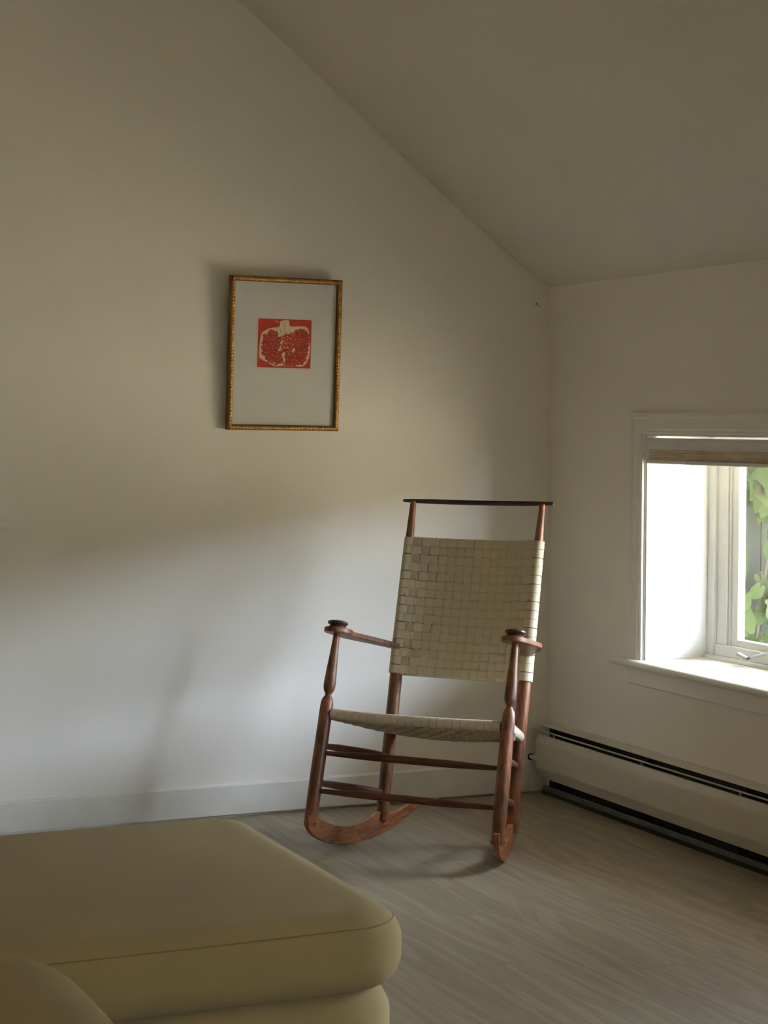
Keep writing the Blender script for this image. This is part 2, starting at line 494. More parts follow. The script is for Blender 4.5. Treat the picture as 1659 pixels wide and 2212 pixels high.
def make_window(idx, y0, y1, z0, z1, detail=True):
    R = empty('window_%d' % idx, (0.0, y0, z0))
    R['kind'] = 'structure'
    W = y0 - y1          # width towards -y
    Hh = z1 - z0
    def P(mb, name, mat=M_WIN, bw=0.0015, par=R):
        o = mb.build(name, mat, par)
        if bw: bevel(o, bw, 2)
        return o
    B = lambda x0, x1, a, b_, c, d: MB().box(x0, x1, -a, -b_, c, d)
    # lining of the deep reveal
    t = 0.006
    P(B(0.003, 0.243, 0.0, t, 0, Hh), 'jamb_lining')
    P(B(0.003, 0.243, W - t, W, 0, Hh), 'jamb_lining')
    P(B(0.003, 0.243, t, W - t, Hh - t, Hh), 'head_lining')
    # outer frame, stepped
    P(B(0.243, 0.30, 0.0, 0.040, 0, Hh), 'frame_stile'); P(B(0.243, 0.30, W - 0.040, W, 0, Hh), 'frame_stile')
    P(B(0.243, 0.30, 0.040, W - 0.040, Hh - 0.04, Hh), 'frame_head')
    P(B(0.232, 0.30, 0.004, W - 0.004, 0.0, 0.012), 'frame_stop')
    P(B(0.250, 0.30, 0.018, W - 0.018, 0.012, 0.049), 'frame_rail')
    for a in (0.0400, W - 0.096):
        P(B(0.258, 0.30, a, a + 0.056, 0.049, Hh - 0.04), 'frame_step')
    # sashes between mullions
    K = 1 if W < 1.5 else 2
    mull = 0.06
    sw = (W - 0.192 - mull * (K - 1)) / K
    for k_ in range(1, K):
        a = 0.096 + sw * k_ + mull * (k_ - 1)
        P(B(0.248, 0.30, a, a + mull, 0.049, Hh - 0.04), 'mullion')
    for k_ in range(K):
        make_sash(R, 0.096 + (sw + mull) * k_, 0.096 + (sw + mull) * k_ + sw, Hh)
    # sill board with rounded nose, reaching into the room
    pr = [(0.243, -0.025), (0.243, 0.0)]
    nose = [(-0.034 - 0.0125 * math.sin(k * math.pi / 8), -0.0125 + 0.0125 * math.cos(k * math.pi / 8)) for k in range(9)]
    mb = MB().prism([(0.243, 0.0)] + [(0.0, 0.0)] + [(0.0, -0.025)] + [(0.243, -0.025)], lambda p, t_: (p[0], t_, p[1]), 0.0, -W)
    mb.prism([(0.0, 0.0)] + nose + [(0.0, -0.025)], lambda p, t_: (p[0], t_, p[1]), 0.148, -W - 0.148)
    o = mb.build('window_sill', M_TRIM, R, smooth='auto')
    # apron
    pr = [(0.0, -0.025), (-0.016, -0.025), (-0.016, -0.080), (-0.012, -0.084), (-0.012, -0.094), (0.0, -0.094)]
    MB().prism(pr, lambda p, t_: (p[0], t_, p[1]), 0.075, -W - 0.075).build('apron', M_TRIM, R)
    # moulded casing, mitred at the top corners: profile across the width
    cw = 0.070
    cpr = [(0.0, 0.0), (0.0, -0.009), (0.006, -0.012), (0.012, -0.012), (0.018, -0.0165), (0.050, -0.0135), (0.056, -0.017), (0.064, -0.018), (cw, -0.016), (cw, 0.0)]
    # each point (distance from inner edge, -proud)
    def cas(name, fa, fb, mat=M_TRIM):
        nn = len(cpr)
        v = [fa(p) for p in cpr] + [fb(p) for p in cpr]
        f = [tuple(range(nn)), tuple(range(nn, 2 * nn))] + [(i, (i + 1) % nn, nn + (i + 1) % nn, nn + i) for i in range(nn)]
        o = mesh_obj(name, v, f, mat, R)
        return o
    e = -0.004
    cas('casing', lambda p: (p[1], p[0] - e, 0.0), lambda p: (p[1], p[0] - e, Hh + p[0]))
    cas('casing', lambda p: (p[1], -W - p[0] + e, 0.0), lambda p: (p[1], -W - p[0] + e, Hh + p[0]))
    cas('casing', lambda p: (p[1], p[0] - e, Hh + p[0]), lambda p: (p[1], -W - p[0] + e, Hh + p[0]))
    return R

w1 = make_window(1, *WIN[0])
w2 = make_window(2, *WIN[1])
w3 = make_window(3, *WIN[2])

# crank handle of the casement
ck = empty('crank_handle', (0, 0, 0), 0, w1)
ck.location = (-0.0, -WIN[0][0], -WIN[0][2])
kn = MB().lathe((0.213, -0.882, 0.5810), (0.215, -0.931, 0.5705), [(0, 0.0075), (0.02, 0.0092), (0.2, 0.0098), (0.95, 0.0086), (1, 0.0075)], 18).build('knob', M_KNOB, ck, 'auto')
am = MB().tube([(0.216, -0.929, 0.5725), (0.218, -0.96, 0.583), (0.222, -1.03, 0.603), (0.228, -1.085, 0.606), (0.245, -1.10, 0.585)], [0.004, 0.0045, 0.005, 0.006, 0.009], 10).build('crank_arm', M_SILVER, ck, True)
bx = bevel(MB().box(0.236, 0.252, -1.07, -1.13, 0.560, 0.593).build('operator_cover', M_WIN, ck), 0.004, 3)

# fabric blinds in the head of the recesses
def rel(mb, org):
    mb.v = [v - Vector(org) for v in mb.v]
    return mb
def make_blind(win, zlow, label):
    yb0, yb1 = win[0] - 0.012, win[1] + 0.012
    bl = empty('window_blind', (0.02, (yb0 + yb1) / 2, zlow))
    tag(bl, label, 'blind')
    bo = Vector(bl.location)
    hp = [(0.045, 1.2795), (0.002, 1.2795), (-0.003, 1.270), (-0.003, 1.252), (0.004, 1.2425), (0.045, 1.2425)]
    rel(MB().prism(hp, lambda p, t: (p[0], t, p[1]), yb0, yb1), bo).build('headrail', M_SHADE, bl)
    st = MB()
    ztop, zbot = 1.2425, zlow + 0.0125
    nk = max(4, int((ztop - zbot) / 0.012))
    dz = (ztop - zbot) / nk
    for k in range(nk):
        z0_ = ztop - dz * (k + 1)
        st.prism([(0.0065, z0_), (0.0055, z0_ + dz / 2), (0.0065, z0_ + dz * 0.99), (0.040, z0_ + dz * 0.98), (0.043, z0_ + dz / 2), (0.040, z0_)], lambda p, t: (p[0], t, p[1]), yb0 - 0.004, yb1 + 0.004)
    rel(st, bo).build('pleated_stack', M_SHADEW, bl)
    bevel(rel(MB().box(-0.003, 0.044, yb0 + 0.003, yb1 - 0.003, zlow, zlow + 0.0125), bo).build('bottom_rail', M_RAIL, bl), 0.003, 3)
    yc = yb0 - 0.245
    bevel(rel(MB().box(-0.006, 0.01, yc, yc - 0.03, zlow - 0.001, zlow + 0.014), bo).build('clip', M_CLEAR, bl), 0.001, 1)
make_blind(WIN[0], 1.1965, 'raised fabric blind with grey headrail tucked under the head of the nearest window')
make_blind(WIN[1], 1.04, 'half lowered pleated blind in the next window towards the sofa')

# ------------------------------------------------------------------ baseboard heater
ht = empty('baseboard_heater', (-0.03, -1.4, 0.0))
tag(ht, 'long cream metal baseboard heater along the floor under the window', 'heater')
ho = Vector(ht.location)
def hpr(poly, ya, yb, name, mat, smooth=False):
    return rel(MB().prism(poly, lambda p, t: (p[0], t, p[1]), ya, yb), ho).build(name, mat, ht, smooth)
YE = -2.75
hpr([(0, 0.0), (-0.006, 0.0), (-0.006, 0.236), (0, 0.236)], -0.03, YE, 'back_panel', M_FIN)
hpr([(0, 0.2535), (-0.010, 0.2530), (-0.022, 0.2495), (-0.031, 0.2415), (-0.032, 0.2385), (-0.029, 0.2375), (-0.020, 0.245), (-0.009, 0.2485), (0, 0.249)], -0.014, YE, 'hood', M_HEAT, 'auto')
hpr([(-0.0605, 0.2325), (-0.0600, 0.2280), (-0.042, 0.2200), (-0.041, 0.2240)], -0.006, YE, 'damper_louver', M_HEAT)
hpr([(-0.050, 0.2135), (-0.055, 0.2120), (-0.0640, 0.1870), (-0.0650, 0.1765), (-0.0640, 0.1750), (-0.0650, 0.1735), (-0.0650, 0.0990), (-0.0640, 0.0940), (-0.0500, 0.0585), (-0.0485, 0.0590), (-0.0620, 0.0950), (-0.0630, 0.0990), (-0.0630, 0.1870), (-0.0540, 0.2105), (-0.050, 0.2120)], -0.030, YE, 'front_cover', M_HEAT)
hpr([(-0.048, 0.0345), (-0.056, 0.0350), (-0.058, 0.0335), (-0.058, 0.0190), (-0.0565, 0.0190), (-0.0560, 0.0325), (-0.048, 0.0325)], -0.075, YE, 'bottom_flange', M_FLANGE)
rel(MB().lathe((-0.032, -0.12, 0.125), (-0.032, YE, 0.125), [(0, 0.011), (1, 0.011)], 14), ho).build('heating_element', M_FIN, ht, 'auto')
for yk in (-0.135, -0.72, -1.28, -1.9, -2.5):
    rel(MB().prism([(-0.006, 0.232), (-0.040, 0.219), (-0.058, 0.185), (-0.060, 0.100), (-0.050, 0.062), (-0.054, 0.032), (-0.012, 0.032)], lambda p, t: (p[0], t, p[1]), yk, yk - 0.0015), ho).build('bracket', M_FIN, ht)
    rel(MB().box(-0.050, -0.044, yk, yk - 0.012, 0.2105, 0.2225), ho).build('louver_clip', M_SILVER, ht)
rel(MB().lathe((-0.066, 0.0, 0.1255), (-0.050, -0.10, 0.1255), [(0, 0.0078), (1, 0.0078)], 16), ho).build('supply_pipe', M_HEAT, ht, 'auto')
rel(MB().box(-0.048, -0.007, -0.05, -2.74, 0.0, 0.0185), ho).build('gap_shade_strip', M_DARK, ht)  # dark strip standing in for the shaded gap under the flange
hole = MB().lathe((-0.067, 0.0005, 0.1255), (-0.067, -0.0006, 0.1255), [(0, 0.0125), (1, 0.0125)], 20).build('pipe_hole', M_DARK, bpy.data.objects['wall_back'])

# ------------------------------------------------------------------ framed print
FW, FH = 0.3989, 0.5105
fr = empty('framed_print', (-1.0287, -0.040, 1.5546))
roll, lean = 0.0126, 0.0449
L3 = Matrix(((1, 0, 0), (0, math.cos(lean), -math.sin(lean)), (0, math.sin(lean), math.cos(lean))))
R3 = Matrix(((math.cos(roll), 0, math.sin(roll)), (0, 1, 0), (-math.sin(roll), 0, math.cos(roll))))
fr.rotation_euler = (L3 @ R3).to_euler()
tag(fr, 'gilt rope-moulded frame holding a red pomegranate print, hung on the gable wall', 'picture')
mw = 0.0175
def moulding(p0, p1, inward, k0):
    """flat-sided moulding with a twisted rope along its face; p0,p1 outer corners in (x,z)"""
    p0, p1, inn = Vector((p0[0], 0, p0[1])), Vector((p1[0], 0, p1[1])), Vector((inward[0], 0, inward[1]))
    d = (p1 - p0).normalized()
    ln = (p1 - p0).length
    prof = [(0, 0.021), (0, 0.001), (0.003, 0.0), (mw - 0.004, 0.0015), (mw, 0.006), (mw, 0.021)]
    v = [p0 + d * a + inn * a + Vector((0, y, 0)) for a, y in prof] + [p1 - d * a + inn * a + Vector((0, y, 0)) for a, y in prof]
    nn = len(prof)
    f = [tuple(range(nn)), tuple(range(nn, 2 * nn))] + [(i, (i + 1) % nn, nn + (i + 1) % nn, nn + i) for i in range(nn)]
    body = mesh_obj('frame_rail', v, f, M_GOLDSIDE, fr)
    mb = MB()
    ns, nc = int(ln / 0.0011), 10
    rings = []
    c0 = mw * 0.5
    for i in range(ns + 1):
        s_ = c0 + (ln - 2 * c0) * i / ns
        ring = []
        for q in range(nc):
            th = q * 2 * math.pi / nc
            rr = 0.0066 + 0.0011 * math.cos(2 * th + s_ * 2 * math.pi / 0.011 * 1.0)
            ring.append(p0 + d * s_ + inn * (c0 + rr * math.cos(th)) + Vector((0, -0.0005 - rr * math.sin(th) * 0.75, 0)))
        rings.append(ring)
    mb.rings(rings)
    mb.build('rope_moulding', M_GOLD, body, True)
hx, hz = FW / 2, FH / 2
moulding((-hx, hz), (hx, hz), (0, -1), 0)
moulding((hx, hz), (hx, -hz), (-1, 0), 1)
moulding((hx, -hz), (-hx, -hz), (0, 1), 2)
moulding((-hx, -hz), (-hx, hz), (1, 0), 3)
MB().box(-hx + 0.01, hx - 0.01, 0.0105, 0.0125, -hz + 0.01, hz - 0.01).build('mat_board', M_MAT, fr)
MB().box(-hx + 0.008, hx - 0.008, 0.0165, 0.0205, -hz + 0.008, hz - 0.008).build('backing_board', M_GOLDSIDE, fr)
MB().box(-hx + 0.012, hx - 0.012, 0.0070, 0.0082, -hz + 0.012, hz - 0.012).build('glass_pane', M_GLASS, fr)
# print sheet
AX0, AX1, AZ0, AZ1 = -0.0967, 0.0939, -0.0456, 0.1170     # red plate in frame coordinates
MB().box(AX0 - 0.0062, AX1 + 0.0082, 0.0096, 0.0105, AZ0 - 0.0098, AZ1 + 0.0045).build('print_sheet', M_PAPER, fr)
Q = [(200, 190), (1470, 245), (1440, 1395), (172, 1360)]
def art(px, py, layer):
    # inverse of the photographed quad (affine is close enough)
    u = (px - 186 - (py - 190) * -0.024) / 1270.0
    v_ = (py - 190 - (px - 186) * 0.038) / 1160.0
    return Vector((AX0 + u * (AX1 - AX0), 0.00945 - 0.00007 * layer, AZ1 - v_ * (AZ1 - AZ0)))
inks = [plain('ink_red', (0.42, 0.020, 0.006), 0.8, var=0.12, scale=90), plain('ink_cream', (0.74, 0.66, 0.46), 0.8, var=0.05, scale=60),
        plain('ink_seed_red', (0.33, 0.016, 0.006), 0.8, var=0.3, scale=160), plain('ink_pale', (0.80, 0.72, 0.60), 0.8),
        plain('ink_orange', (0.62, 0.24, 0.03), 0.8, var=0.2, scale=120), plain('ink_light_red', (0.52, 0.075, 0.022), 0.8, var=0.2, scale=120), plain('pencil_grey', (0.38, 0.37, 0.33), 0.8)]
AV, AF, AM = [], [], []
def fill(pts, layer, mi):
    i0 = len(AV)
    AV.extend(art(a, c, layer) for a, c in pts)
    AF.append(tuple(range(i0, i0 + len(pts)))); AM.append(mi)
def ell(cx, cy, rx, ry, layer, mi, rot=0, n=10):
    fill([(cx + rx * math.cos(t) * math.cos(rot) - ry * math.sin(t) * math.sin(rot), cy + rx * math.cos(t) * math.sin(rot) + ry * math.sin(t) * math.cos(rot)) for t in [k * 2 * math.pi / n for k in range(n)]], layer, mi)
def stroke(pts, wd, layer, mi):
    pts = [Vector(p) for p in pts]
    for a, c in zip(pts, pts[1:]):
        d = (c - a)
        if d.length < 1e-6: continue
        nrm = Vector((-d.y, d.x)).normalized() * wd / 2
        fill([tuple(a + nrm), tuple(c + nrm), tuple(c - nrm), tuple(a - nrm)], layer, mi)
fill([(186, 190), (1456, 238), (1430, 1398), (158, 1350)], 0, 0)
FR_OUT = [(705, 275), (750, 250), (830, 240), (910, 250), (925, 300), (935, 380), (1050, 390), (1200, 385), (1300, 395), (1370, 450), (1395, 560), (1405, 700), (1415, 850), (1410, 1000), (1390, 1130), (1330, 1260), (1250, 1335), (1150, 1345), (1050, 1330), (960, 1345), (850, 1325), (730, 1320), (600, 1335), (520, 1300), (440, 1250), (300, 1180), (220, 1120), (205, 1000), (215, 850), (230, 720), (245, 600), (290, 520), (400, 455), (500, 420), (620, 410), (680, 385), (695, 330)]
sm = [tuple(p) for p in catmull([Vector((a, c)) for a, c in FR_OUT], 4, True)]
cxm, cym = 810, 830
fill([(cxm + (a - cxm) * 1.018, cym + (c - cym) * 1.018) for a, c in sm], 1, 4)
fill(sm, 2, 1)
for dx in (0, 22, 40):
    stroke([(690, 285 + dx * 0.3), (640, 255 + dx), (570, 245 + dx * 1.4)], 16 - dx * 0.2, 2, 4)
fill([(705, 280), (830, 245), (905, 255), (920, 520), (840, 490), (800, 430), (715, 525), (700, 400)], 3, 3)
stroke([(695, 350), (710, 525), (790, 440), (850, 360)], 6, 4, 5)
stroke([(760, 300), (800, 420), (845, 490), (920, 520), (910, 300)], 6, 4, 5)
stroke([(750, 300), (860, 290), (770, 340), (850, 330), (790, 390), (840, 280)], 6, 4, 4)
SEED_L = [(430, 540), (450, 500), (490, 480), (530, 495), (600, 520), (635, 560), (630, 620), (720, 650), (715, 700), (700, 740), (700, 820), (670, 880), (640, 930), (640, 985), (700, 985), (730, 1020), (735, 1080), (780, 1110), (780, 1230), (700, 1250), (620, 1280), (540, 1250), (430, 1210), (370, 1150), (320, 1050), (285, 1030), (280, 900), (285, 780), (310, 600), (345, 585), (385, 610)]
SEED_R = [(775, 620), (840, 575), (900, 590), (960, 560), (1080, 490), (1190, 460), (1230, 485), (1270, 475), (1330, 520), (1390, 600), (1395, 680), (1375, 760), (1370, 850), (1350, 920), (1345, 1050), (1310, 1190), (1230, 1290), (1130, 1285), (1050, 1315), (950, 1325), (860, 1300), (805, 1285), (830, 1180), (815, 1110), (850, 1070), (820, 1040), (820, 990), (745, 1010), (745, 865), (790, 860), (770, 810), (785, 740), (770, 690)]
def inside(p, poly):
    c = False
    for (x1, y1), (x2, y2) in zip(poly, poly[1:] + poly[:1]):
        if (y1 > p[1]) != (y2 > p[1]) and p[0] < (x2 - x1) * (p[1] - y1) / (y2 - y1) + x1: c = not c
    return c
rnd = random.Random(3)
for pol in (SEED_L, SEED_R):
    fill([tuple(p) for p in catmull([Vector(p) for p in pol], 3, True)], 3, 2)
    pts = []
    for _ in range(900):
        p = (rnd.uniform(270, 1400), rnd.uniform(450, 1330))
        if inside(p, pol) and all((p[0] - q[0]) ** 2 + (p[1] - q[1]) ** 2 > 62 ** 2 for q in pts): pts.append(p)
    for q in pts:
        r_ = rnd.uniform(32, 42)
        rot = rnd.uniform(0, 3)
        warm = 770 < q[0] < 1010 and 580 < q[1] < 900
        ell(q[0], q[1], r_, r_ * 1.1, 4, 4 if warm and rnd.random() < .55 else 5, rot)
        ell(q[0] + 2, q[1] + 2, r_ * 0.86, r_ * 0.96, 5, 5 if warm else 2, rot)
        ell(q[0] - 5, q[1] - 10, rnd.uniform(7, 14), rnd.uniform(7, 11), 6, 3 if rnd.random() < .8 else 1, rot, 7)
    # bumpy rim of seeds
    for (x1, y1), (x2, y2) in zip(pol, pol[1:] + pol[:1]):
        ell(x1, y1, 26, 30, 3.5, 2, 0, 9)
fill([(1005, 895), (1068, 945), (1000, 1022), (985, 960)], 7, 1)
fill([(730, 1050), (790, 990), (820, 1000), (822, 1060), (800, 1100), (835, 1180), (800, 1285), (782, 1200)], 7, 1)
stroke([(800, 870), (840, 900), (905, 905)], 10, 7, 1)
stroke([(930, 930), (925, 1000), (890, 1055)], 10, 7, 1)
ell(555, 1250, 28, 18, 7, 1, .4)
# pencilled signature and edition marks under the plate
sg = [(1060 + k * 6, 1412 + 12 * math.sin(k * 1.7) * math.cos(k * 0.31) + 0.03 * k * 6) for k in range(46)]
stroke(sg, 3.5, 1, 6)
stroke([(190, 1385), (200, 1372), (212, 1392), (222, 1376), (236, 1390)], 3.5, 1, 6)
po = mesh_obj('pomegranate_print', AV, AF, inks, fr)
for p_, mi in zip(po.data.polygons, AM): p_.material_index = mi

# ------------------------------------------------------------------ rocking chair
ch = empty('rocking_chair', (-0.9793, -0.8618, 0.0), -math.radians(48.62))
tag(ch, 'tall wooden rocking chair with woven tape seat and back in the corner', 'chair')
CT, ST = math.cos(math.radians(14.85)), math.sin(math.radians(14.85))
def T(x, y, z): return Vector((x, CT * y + ST * z, -ST * y + CT * z))     # leaning chair coordinates -> upright
def FP(s, z): return Vector((s * (0.3116 - 0.0194 * z) - 0.004 * max(0, 1 - z / 0.3), 0.2753 * z, z))    # axis of a front post at height z
def BP(s, z): return Vector((s * (0.2205 + 0.0061 * z), 0.3417 + 0.255 * z, z))
for s in (-1, 1):
    z0, z1 = 0.083, 0.676
    pf = [(0.083, 0.0165), (0.087, 0.0185), (0.12, 0.0205), (0.25, 0.0212), (0.440, 0.0205), (0.456, 0.0195), (0.466, 0.0165), (0.4735, 0.0115), (0.4785, 0.0092),
          (0.4835, 0.0115), (0.490, 0.0160), (0.499, 0.0182), (0.510, 0.0188), (0.525, 0.0183), (0.56, 0.0160), (0.61, 0.0127), (0.65, 0.0107), (0.676, 0.0102)]
    MB().lathe(FP(s, z0), FP(s, z1), [((z - z0) / (z1 - z0), r) for z, r in pf], 24).build('front_post', M_WOOD, ch, 'auto')
    z0, z1 = 0.046, 1.066
    pf = [(0.046, 0.0165), (0.050, 0.0185), (0.09, 0.0205), (0.3, 0.0212), (0.56, 0.0205), (0.75, 0.0185), (0.944, 0.0143), (1.02, 0.0112), (1.066, 0.0095)]
    MB().lathe(BP(s, z0), BP(s, z1), [((z - z0) / (z1 - z0), r) for z, r in pf], 24).build('back_post', M_WOOD, ch, 'auto')
# rockers
bot = [(0.001, 0.117), (0.0005, 0.098), (0.004, 0.0785), (0.035, 0.050), (0.085, 0.0255), (0.131, 0.0105), (0.178, 0.0032), (0.229, 0.0), (0.289, 0.0008), (0.35, 0.007), (0.433, 0.0225), (0.496, 0.0405), (0.550, 0.061), (0.578, 0.074)]
top = [(0.580, 0.080), (0.574, 0.0845), (0.545, 0.0855), (0.5045, 0.079), (0.4538, 0.0685), (0.415, 0.0655), (0.395, 0.070), (0.34, 0.080), (0.3294, 0.0785), (0.3132, 0.0745), (0.289, 0.0655), (0.249, 0.0580), (0.209, 0.0570), (0.17, 0.0615), (0.131, 0.071), (0.0845, 0.0885), (0.0426, 0.1095), (0.020, 0.1215), (0.006, 0.1205)]
ol = [tuple(p) for p in catmull([Vector(p) for p in bot + top], 4, True)]
for s in (-1, 1):
    A_ = Vector((0.3125 if s > 0 else -0.3115, 0.0, 0)); B_ = Vector((s * 0.2222, 0.36, 0))
    dv = (B_ - A_).normalized(); nv = Vector((-dv.y, dv.x, 0))
    rk = MB().prism(ol, lambda p, t: A_ + dv * p[0] + nv * t + Vector((0, 0, max(p[1], 0.0))), -0.0085, 0.0085).build('rocker', M_ROCK, ch, 'auto')
    bevel(rk, 0.0015, 2)
    # pins that lock the rocker in the posts
    for q in (FP(s, 0.093), BP(s, 0.075)):
        c_ = Vector((q.x, q.y, q.z))
        MB().lathe(c_ - nv * 0.0215, c_ + nv * 0.0215, [(0, 0.0028), (1, 0.0028)], 8).build('pin', M_DWOOD, rk, 'auto')
# rungs
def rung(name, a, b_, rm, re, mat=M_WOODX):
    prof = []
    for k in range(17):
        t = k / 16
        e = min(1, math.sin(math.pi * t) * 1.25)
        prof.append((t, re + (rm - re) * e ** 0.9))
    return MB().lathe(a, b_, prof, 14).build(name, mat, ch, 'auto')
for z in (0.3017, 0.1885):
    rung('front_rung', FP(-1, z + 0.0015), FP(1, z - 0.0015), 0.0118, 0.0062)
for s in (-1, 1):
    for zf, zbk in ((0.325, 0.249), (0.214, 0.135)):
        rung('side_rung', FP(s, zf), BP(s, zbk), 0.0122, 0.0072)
# shawl bar
sb0, sb1 = BP(-1, 1.0685), BP(1, 1.0685)
ext = (sb1 - sb0).normalized() * 0.0375
pts_, rr_ = [], []
for k in range(25):
    t = k / 24
    p = (sb0 - ext).lerp(sb1 + ext, t)
    bow = 0.012 * (1 - (2 * t - 1) ** 2)
    pts_.append(p + T(0, bow, 0))
    rr_.append(0.0052 + 0.0032 * min(1, 4 * t * (1 - t) * 1.5 + 0.1))
rr_[0] = rr_[-1] = 0.003
pts_.insert(1, pts_[0].lerp(pts_[1], 0.12)); rr_.insert(1, 0.0052)
pts_.insert(-1, pts_[-1].lerp(pts_[-2], 0.12)); rr_.insert(-1, 0.0052)
MB().tube(pts_, rr_, 14).build('shawl_bar', M_DWOOD, ch, True)
# arms with mushroom caps
def ARMP(s, x, y, z): return T(s * x, y, z)
arm_ol = [(0.298, -0.043), (0.318, -0.036), (0.332, -0.018), (0.338, 0.010), (0.341, 0.055), (0.344, 0.100), (0.338, 0.138), (0.318, 0.182), (0.288, 0.232), (0.262, 0.275), (0.246, 0.303), (0.226, 0.310),
          (0.209, 0.298), (0.220, 0.262), (0.241, 0.205), (0.262, 0.145), (0.271, 0.100), (0.269, 0.066), (0.258, 0.036), (0.2535, 0.010), (0.260, -0.016), (0.277, -0.037)]
aol = [tuple(p) for p in catmull([Vector(p) for p in arm_ol], 4, True)]
ZA = 0.697
for s in (-1, 1):
    a_ = MB().prism(aol, lambda p, t: ARMP(s, p[0], p[1], ZA + t + 0.004 * math.sin(max(0, p[1]) * 9)), -0.0075, 0.0085).build('arm', M_WOOD, ch, 'auto')
    bevel(a_, 0.003, 3)
    c0, c1 = ARMP(s, 0.2975, 0.003, ZA + 0.007), ARMP(s, 0.2975, 0.003, ZA + 0.0335)
    prof = [(0.0, 0.027), (0.22, 0.0275), (0.32, 0.0245), (0.40, 0.0255), (0.52, 0.0305), (0.68, 0.0325), (0.84, 0.0310), (0.95, 0.025), (1.0, 0.013)]
    MB().lathe(c0, c1, prof, 28).build('arm_cap', M_DWOOD, a_, 'auto')

# woven cotton tape
def sq(c): return max(-1.0, min(1.0, c * 2.4))
TW, TT = 0.925, 0.0011
def strip(name, centre, side, thick, parent, closed=True, mat=M_TAPE):
    """ribbon: lists of centre points, side half-vectors, thickness half-vectors"""
    rings = [[c + w_ + t, c - w_ + t, c - w_ - t, c + w_ - t] for c, w_, t in zip(centre, side, thick)]
    return MB().rings(rings, cap=not closed, loop=closed).build(name, mat, parent, 'auto')

# --- back panel
NB_R, NB_C = 16, 14
ZB0, ZB1 = 0.612, 1.066
yP = 0.3235
AMP = 0.0019
def hb(z): return 0.2205 + 0.0061 * (CT * z - ST * yP)          # half spacing of posts
def rp(z): return 0.0208 + (0.0143 - 0.0208) * (z - ZB0) / (ZB1 - ZB0)
def bulge(u, z):
    v = (z - ZB0) / (ZB1 - ZB0)
    return (0.020 + 0.016 * math.sin(math.pi * min(1, max(0, v)))) * max(0, 1 - u * u)
backrest = MB()
gx = 12
fr_, bk_ = [], []
for iz in range(9):
    z = ZB0 + 0.008 + (ZB1 - ZB0 - 0.016) * iz / 8
    for ix in range(gx + 1):
        u = -1 + 2 * ix / gx
        xx = u * (hb(z) - 0.012)
        fr_.append(T(xx, yP - 0.0065 + bulge(u, z), z)); bk_.append(T(xx, yP + 0.0065 + bulge(u, z), z))
V0 = fr_ + bk_
nf = len(fr_)
F0 = []
for iz in range(8):
    for ix in range(gx):
        a = iz * (gx + 1) + ix
        F0 += [(a, a + 1, a + gx + 2, a + gx + 1), (nf + a, nf + a + gx + 1, nf + a + gx + 2, nf + a + 1)]
for ix in range(gx):
    a = ix; F0.append((a, nf + a, nf + a + 1, a + 1))
    a = 8 * (gx + 1) + ix; F0.append((a, a + 1, nf + a + 1, nf + a))
for iz in range(8):
    a = iz * (gx + 1); c = a + gx + 1; F0.append((a, c, nf + c, nf + a))
    a += gx; c += gx; F0.append((a, nf + a, nf + c, c))
back = mesh_obj('backrest', V0, F0, M_PAD, ch, True)
pz = (ZB1 - ZB0) / NB_R
for i in range(NB_R):
    zc = ZB0 + pz * (i + 0.5)
    h_, r_ = hb(zc), rp(zc) + 0.0028
    xin = h_ - 0.013
    pc = 2 * xin / NB_C
    cen, sid, thk = [], [], []
    jit = 0.0006 * math.sin(i * 2.3)
    def put(x_, y_, ny, nx):
        cen.append(T(x_, y_, zc + jit)); sid.append(T(0, 0, pz * TW / 2) - T(0, 0, 0)); thk.append(T(nx * TT, ny * TT, 0))
    NS = NB_C * 8
    def wave(x_):
        if abs(x_) > xin: return 0.0
        return AMP * sq(math.cos(math.pi * ((x_ + xin) / pc - 0.5))) * (1 if i % 2 == 0 else -1)
    def off(x_): return 0.0110 + (r_ - 0.0110) * min(1, abs(x_) / h_) ** 5
    for q in range(NS + 1):                         # front, left to right
        x_ = -h_ + 2 * h_ * q / NS
        put(x_, yP - off(x_) - wave(x_) + bulge(x_ / h_, zc), -1, 0)
    for q in range(1, 12):                           # round the right post
        an = -math.pi / 2 + math.pi * q / 12
        put(h_ + r_ * math.cos(an), yP + r_ * math.sin(an), math.sin(an), math.cos(an))
    for q in range(0, NS // 2 + 1):                 # back, right to left
        x_ = h_ - 2 * h_ * q / (NS // 2)
        put(x_, yP + off(x_) - wave(x_) + bulge(x_ / h_, zc), 1, 0)
    for q in range(1, 12):
        an = math.pi / 2 + math.pi * q / 12
        put(-h_ + r_ * math.cos(an), yP + r_ * math.sin(an), math.sin(an), math.cos(an))
    strip('cross_tape', cen, sid, thk, back)
